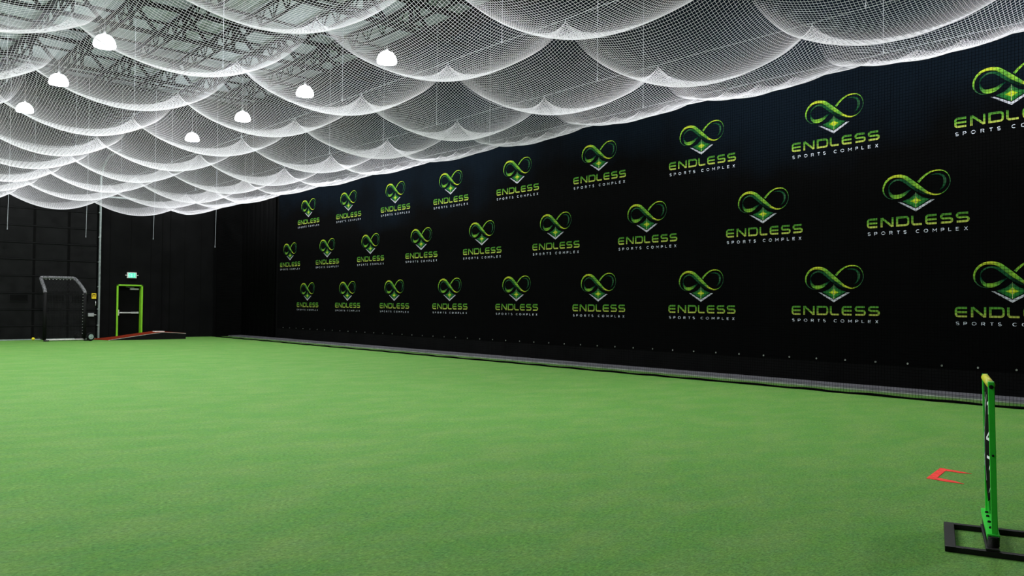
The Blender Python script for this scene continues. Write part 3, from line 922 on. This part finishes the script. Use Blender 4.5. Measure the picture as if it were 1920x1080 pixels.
# ------------------------------------------------------------------ wheeled practice screen
sc = empty('practice_screen', (7.66, 34.1, 0), label='black padded practice screen on two wheels with bent hood before the overhead door', cat='practice screen')
xl, xr = -0.68, 0.67
ypost = 0.0; hood_y = 0.72
for x in (xl, xr):
    MB().tube([(x, ypost, 0.06), (x, ypost, 0.9), (x, ypost + 0.005, 1.84)], 0.062, n=12).build('padded_post', M_pad, sc, smooth=True)
hood = []
hood = [(xl, 0, 1.80), (xl + 0.0, 0.12, 1.95), (xl - 0.02, hood_y * 0.75, 2.28), (xl, hood_y, 2.37), (xl + 0.10, hood_y + 0.02, 2.40), (0, hood_y + 0.03, 2.40), (xr - 0.30, hood_y + 0.02, 2.40), (xr - 0.20, hood_y, 2.38), (xr - 0.15, hood_y * 0.85, 2.31), (xr - 0.06, hood_y * 0.4, 2.08), (xr, 0.08, 1.90), (xr, 0, 1.78)]
MB().tube([tuple(q) for q in catmull(hood, 4)], 0.066, n=12).build('taped_hood', M_tape, sc, smooth=True)
ns = []
for k in range(1, 27):
    x = xl + (xr - xl) * k / 27
    ns.append(np.array([(x, 0.0, 0.12), (x, 0.03, 1.0), (x, 0.0, 1.86), (x, hood_y * .5, 2.12), (x, hood_y, 2.38)]))
for k in range(1, 37):
    z = 0.12 + 1.74 * k / 37
    ns.append(np.array([(xl, 0, z), (0, 0.03, z), (xr, 0, z)]))
for k in range(1, 16):
    s = k / 16
    ns.append(np.array([(xl, hood_y * s, 1.86 + 0.52 * s), (xr, hood_y * s, 1.86 + 0.52 * s)]))
thread_mesh('screen_net', ns, 0.003, M_netg, sc, sides=4)
for k in range(14):
    z = 0.28 + k * 0.115
    MB().lathe([(0.012, 0), (0.012, 0.012), (0.004, 0.016)], n=8, axis='y').build('lace_clip', M_steel, sc, loc=(xr - 0.075, -0.02, z), rot=(0, 0, math.pi))
for k in range(9):
    MB().lathe([(0.014, 0), (0.014, 0.012), (0.004, 0.016)], n=8, axis='y').build('lace_clip', M_steel, sc, loc=(xl + 0.15 + k * 0.12, hood_y - 0.06, 2.335), rot=(0, 0, math.pi))
MB().tube([(xl, -0.02, 0.05), (xr + 0.05, -0.02, 0.05)], 0.033, n=12).build('base_pipe', M_galv, sc, smooth=True)
for x in (xl, xr):
    MB().tube([(x, -0.35, 0.04), (x, 0.0, 0.05), (x, 0.55, 0.08), (x, 1.0, 0.12)], 0.024, n=10).tube([(x - 0.10, -0.35, 0.035), (x + 0.08, -0.35, 0.035)], 0.022, n=8).build('base_foot', M_black_metal, sc, smooth=True)
def wheel(x, y, r, hm=None):
    w = MB()
    w.lathe([(r * 0.72, -0.035), (r * 0.93, -0.04), (r, -0.02), (r, 0.02), (r * 0.93, 0.04), (r * 0.72, 0.035)], n=28, axis='y')
    o = w.build('wheel', M_tyre, sc, loc=(x, y, r), smooth=True)
    MB().lathe([(r * 0.62, -0.045), (r * 0.60, -0.052), (r * 0.22, -0.047), (r * 0.20, -0.065), (r * 0.05, -0.068)], n=20, axis='y').build('hub', hm or M_hub, o)
    return o
w1 = wheel(0.80, -0.35, 0.16); w1.rotation_euler = (0, 0, 0.30)
w2 = wheel(0.60, 0.60, 0.16, M_black_metal); w2.rotation_euler = (0, 0, 0.30)

bl = MB().lathe([(0.048 * math.sin(math.pi * k / 12) + 1e-4, -0.048 * math.cos(math.pi * k / 12)) for k in range(13)], n=20).build('yellow_ball', M_yellow, smooth=True)
bl.scale = (1.2, 1.2, 1.2)
bl.location = (6.83, 35.2, 0.0585)
tag(bl, 'small yellow ball lying on turf at foot of the overhead door', 'ball')

# ------------------------------------------------------------------ painted red mark on the turf
rm = MB()
P2 = [(7.506, 2.934), (8.083, 3.035), (8.06, 2.87), (8.024, 2.743), (7.985, 2.84), (7.985, 2.950), (7.60, 2.878), (7.575, 2.74), (7.512, 2.627), (7.49, 2.78)]
top = [(x, y, 0.004) for x, y in P2]; bot = [(x, y, 0.0005) for x, y in P2]
n_ = len(P2)
rm.add(top + bot, [tuple(range(n_)), tuple(range(2 * n_ - 1, n_ - 1, -1))] + [(i, i + n_, (i + 1) % n_ + n_, (i + 1) % n_) for i in range(n_)])
ro = rm.build('turf_marking', M_red)
tag(ro, 'red three sided marking painted on the green turf behind the target stand', 'marking')

# ------------------------------------------------------------------ strike zone target stand (right foreground)
A = Vector((5.52, 1.775, 0)); B = Vector((6.16, 2.02, 0))
ex_ = (B - A).normalized(); ang = math.atan2(ex_.y, ex_.x); Wd = (B - A).length
st = empty('target_stand', (A.x, A.y, 0), rz=ang, label='bright green strike zone target stand with black numbered cloth on black steel base', cat='target stand')
# local x: from near post to far post, local y: to the left of it in the photograph
l_a, l_b = 0.255, -0.55
bs = MB()
FR = 0.535
bs.box(-0.088, -0.045, l_b, l_a, 0.0, 0.035)      # near rail
bs.box(FR - 0.02, FR + 0.022, l_b, l_a, 0.0, 0.035)
bs.box(-0.088, FR + 0.022, l_a - 0.062, l_a, 0.0, 0.036)
bs.box(-0.088, FR + 0.022, l_b, l_b + 0.062, 0.0, 0.036)
bs.build('base_frame', M_black_metal, st, bevel=0.004)
cb_ = MB(); cb_.box(-0.085, FR + 0.02, -0.036, 0.036, 0.036, 0.050)
cb_.build('cross_member', M_black_metal, st, bevel=0.003)
for x in (-0.015, FR - 0.01):
    pts = [(x + 0.031 * math.cos(t * 0.7), -0.008 + 0.031 * math.sin(t * 0.7), 0.050 + 0.060 * t / 90) for t in range(91)]
    MB().tube(pts, 0.0036, n=6).build('spring', M_black_metal, st, smooth=True)
    MB().tube([(x, -0.008, 0.05), (x, -0.008, 0.112)], 0.026, n=12).build('spring_core', M_tyre, st)
pl = MB(); pl.box(-0.02, Wd + 0.03, -0.042, 0.026, 0.112, 0.122); pl.box(-0.02, Wd + 0.03, -0.042, -0.038, 0.092, 0.112); pl.box(-0.02, Wd + 0.03, 0.022, 0.026, 0.092, 0.112); pl.box(-0.022, -0.014, -0.042, 0.026, 0.088, 0.1225)
plo = pl.build('mounting_plate', M_green, st, bevel=0.002)
for x in (0.14, 0.30, 0.46, 0.58):
    MB().lathe([(0.011, 0), (0.011, 0.008), (0.005, 0.012)], n=6).build('bolt', M_tyre, plo, loc=(x, -0.002, 0.122))
for x, nm in ((0.0, 0), (Wd - 0.02, 1)):
    p_ = MB(); p_.box(x - 0.006, x + 0.030, -0.017, 0.017, 0.122, 1.052)
    po = p_.build('post', M_green, st, bevel=0.003)
    if nm == 0:
        for z in (1.02, 0.60):
            MB().lathe([(0.013 if z > 1 else 0.007, 0), (0.013 if z > 1 else 0.007, -0.006), (0.004, -0.009)], n=8, axis='x').build('bolt', M_tyre, po, loc=(-0.0065, 0.0, z))
gs = MB()
for x, s in ((0.03, 1), (Wd - 0.03, -1)):
    gs.add([(x, -0.004, 0.122), (x + 0.10 * s, -0.004, 0.122), (x, -0.004, 0.26), (x, 0.004, 0.122), (x + 0.10 * s, 0.004, 0.122), (x, 0.004, 0.26)], [(0, 1, 2), (5, 4, 3), (0, 3, 4, 1), (1, 4, 5, 2), (2, 5, 3, 0)])
gs.build('gusset', M_green, st)
MB().tube([(0.03, 0, 1.03), (Wd - 0.028, 0, 1.03)], 0.024, n=16).build('yellow_sleeve', M_padyel, st, smooth=True)
# hanging cloth with printed numbers, slightly bellied
cl = MB(); NXc, NZc = 16, 22
vv = []; ff = []
def cloth_y(s, z):
    t = (1.02 - z) / 0.78
    return 0.004 + 0.022 * math.sin(math.pi * min(1, t * 0.9)) * math.exp(-((s - 0.40) / 0.26) ** 2) + 0.003 * math.sin(s * 15 + z * 4) - 0.022 * t * (1 - s) ** 6
for j in range(NZc + 1):
    for i in range(NXc + 1):
        s = i / NXc
        zlow = 0.255 + 0.02 * math.sin(s * 9) + 0.03 * (1 - s)
        z = 1.02 + (zlow - 1.02) * j / NZc
        vv.append((0.045 + (Wd - 0.09) * s, cloth_y(s, z), z))
for j in range(NZc):
    for i in range(NXc):
        a = j * (NXc + 1) + i; ff.append((a, a + 1, a + NXc + 2, a + NXc + 1))
cl.add(vv, ff)
clo = cl.build('target_cloth', M_fabric, st, smooth=True)
sm = clo.modifiers.new('solid', 'SOLIDIFY'); sm.thickness = 0.003; sm.offset = -1
DIG = {'1': [[(0.2, 0.8), (0.5, 1), (0.5, 0)]], '2': [[(0.1, 0.8), (0.5, 1), (0.9, 0.75), (0.1, 0), (0.9, 0)]], '3': [[(0.1, 0.9), (0.8, 0.9), (0.4, 0.55), (0.85, 0.3), (0.5, 0), (0.1, 0.1)]],
       '4': [[(0.75, 0), (0.75, 1), (0.05, 0.3), (0.95, 0.3)]], '5': [[(0.9, 1), (0.2, 1), (0.15, 0.55), (0.8, 0.5), (0.75, 0.05), (0.1, 0)]], '6': [[(0.8, 0.95), (0.3, 0.7), (0.15, 0.2), (0.5, 0), (0.85, 0.25), (0.5, 0.5), (0.2, 0.35)]],
       '7': [[(0.05, 1), (0.95, 1), (0.35, 0)]], '8': [[(0.5, 0.5), (0.15, 0.75), (0.5, 1), (0.85, 0.75), (0.5, 0.5), (0.1, 0.22), (0.5, 0), (0.9, 0.22), (0.5, 0.5)]], '9': [[(0.8, 0.65), (0.4, 0.5), (0.2, 0.75), (0.5, 1), (0.8, 0.8), (0.75, 0.3), (0.4, 0)]]}
# digits read from the pitcher's side, left column at the far side of the cloth
xs0 = 0.075; cw = (Wd - 0.15) / 3
def cloth_bar(mb, a, b, t):
    for k in range(4):
        p = [a[0] + (b[0] - a[0]) * q for q in (k / 4, (k + 1) / 4)]; z = [a[1] + (b[1] - a[1]) * q for q in (k / 4, (k + 1) / 4)]
        y = [cloth_y((pp_ - 0.045) / (Wd - 0.09), zz_) + 0.004 for pp_, zz_ in zip(p, z)]
        mb.bar((p[0], y[0], z[0]), (p[1], y[1], z[1]), t, 0.002, upv=(0, 1, 0))
for r_i in range(3):
    for c_i in range(3):
        ch = str(r_i * 3 + (2 - c_i) + 1)
        cx = xs0 + cw * (2 - c_i) + cw * 0.12; cz = (0.835, 0.655, 0.485)[r_i]
        # mirror so the figures read correctly from this side
        nb = MB()
        for pl_ in DIG[ch]:
            for a, b in zip(pl_[:-1], pl_[1:]):
                fa = (cx + cw * 0.6 * (1 - a[0]), cz + a[1] * 0.075); fb = (cx + cw * 0.6 * (1 - b[0]), cz + b[1] * 0.075)
                cloth_bar(nb, fa, fb, 0.017)
        nb.build('printed_digit', M_num, clo)
lines = MB()
for k in (1, 2):
    cloth_bar(lines, (xs0 + cw * k, 0.95), (xs0 + cw * k, 0.40), 0.003)
    cloth_bar(lines, (xs0 + cw, 0.97 - 0.18 * k), (xs0 + 3 * cw, 0.97 - 0.18 * k), 0.003)
cloth_bar(lines, (xs0, 0.44), (xs0 + 0.8 * cw, 0.33), 0.004)
lines.build('zone_lines', M_num, clo)
for o_ in st.children:
    if o_.name.split('.')[0] in ('post', 'yellow_sleeve', 'target_cloth', 'gusset'):
        o_.rotation_euler = (math.radians(-1.0), 0, 0); o_.location = (0, -0.018, 0)
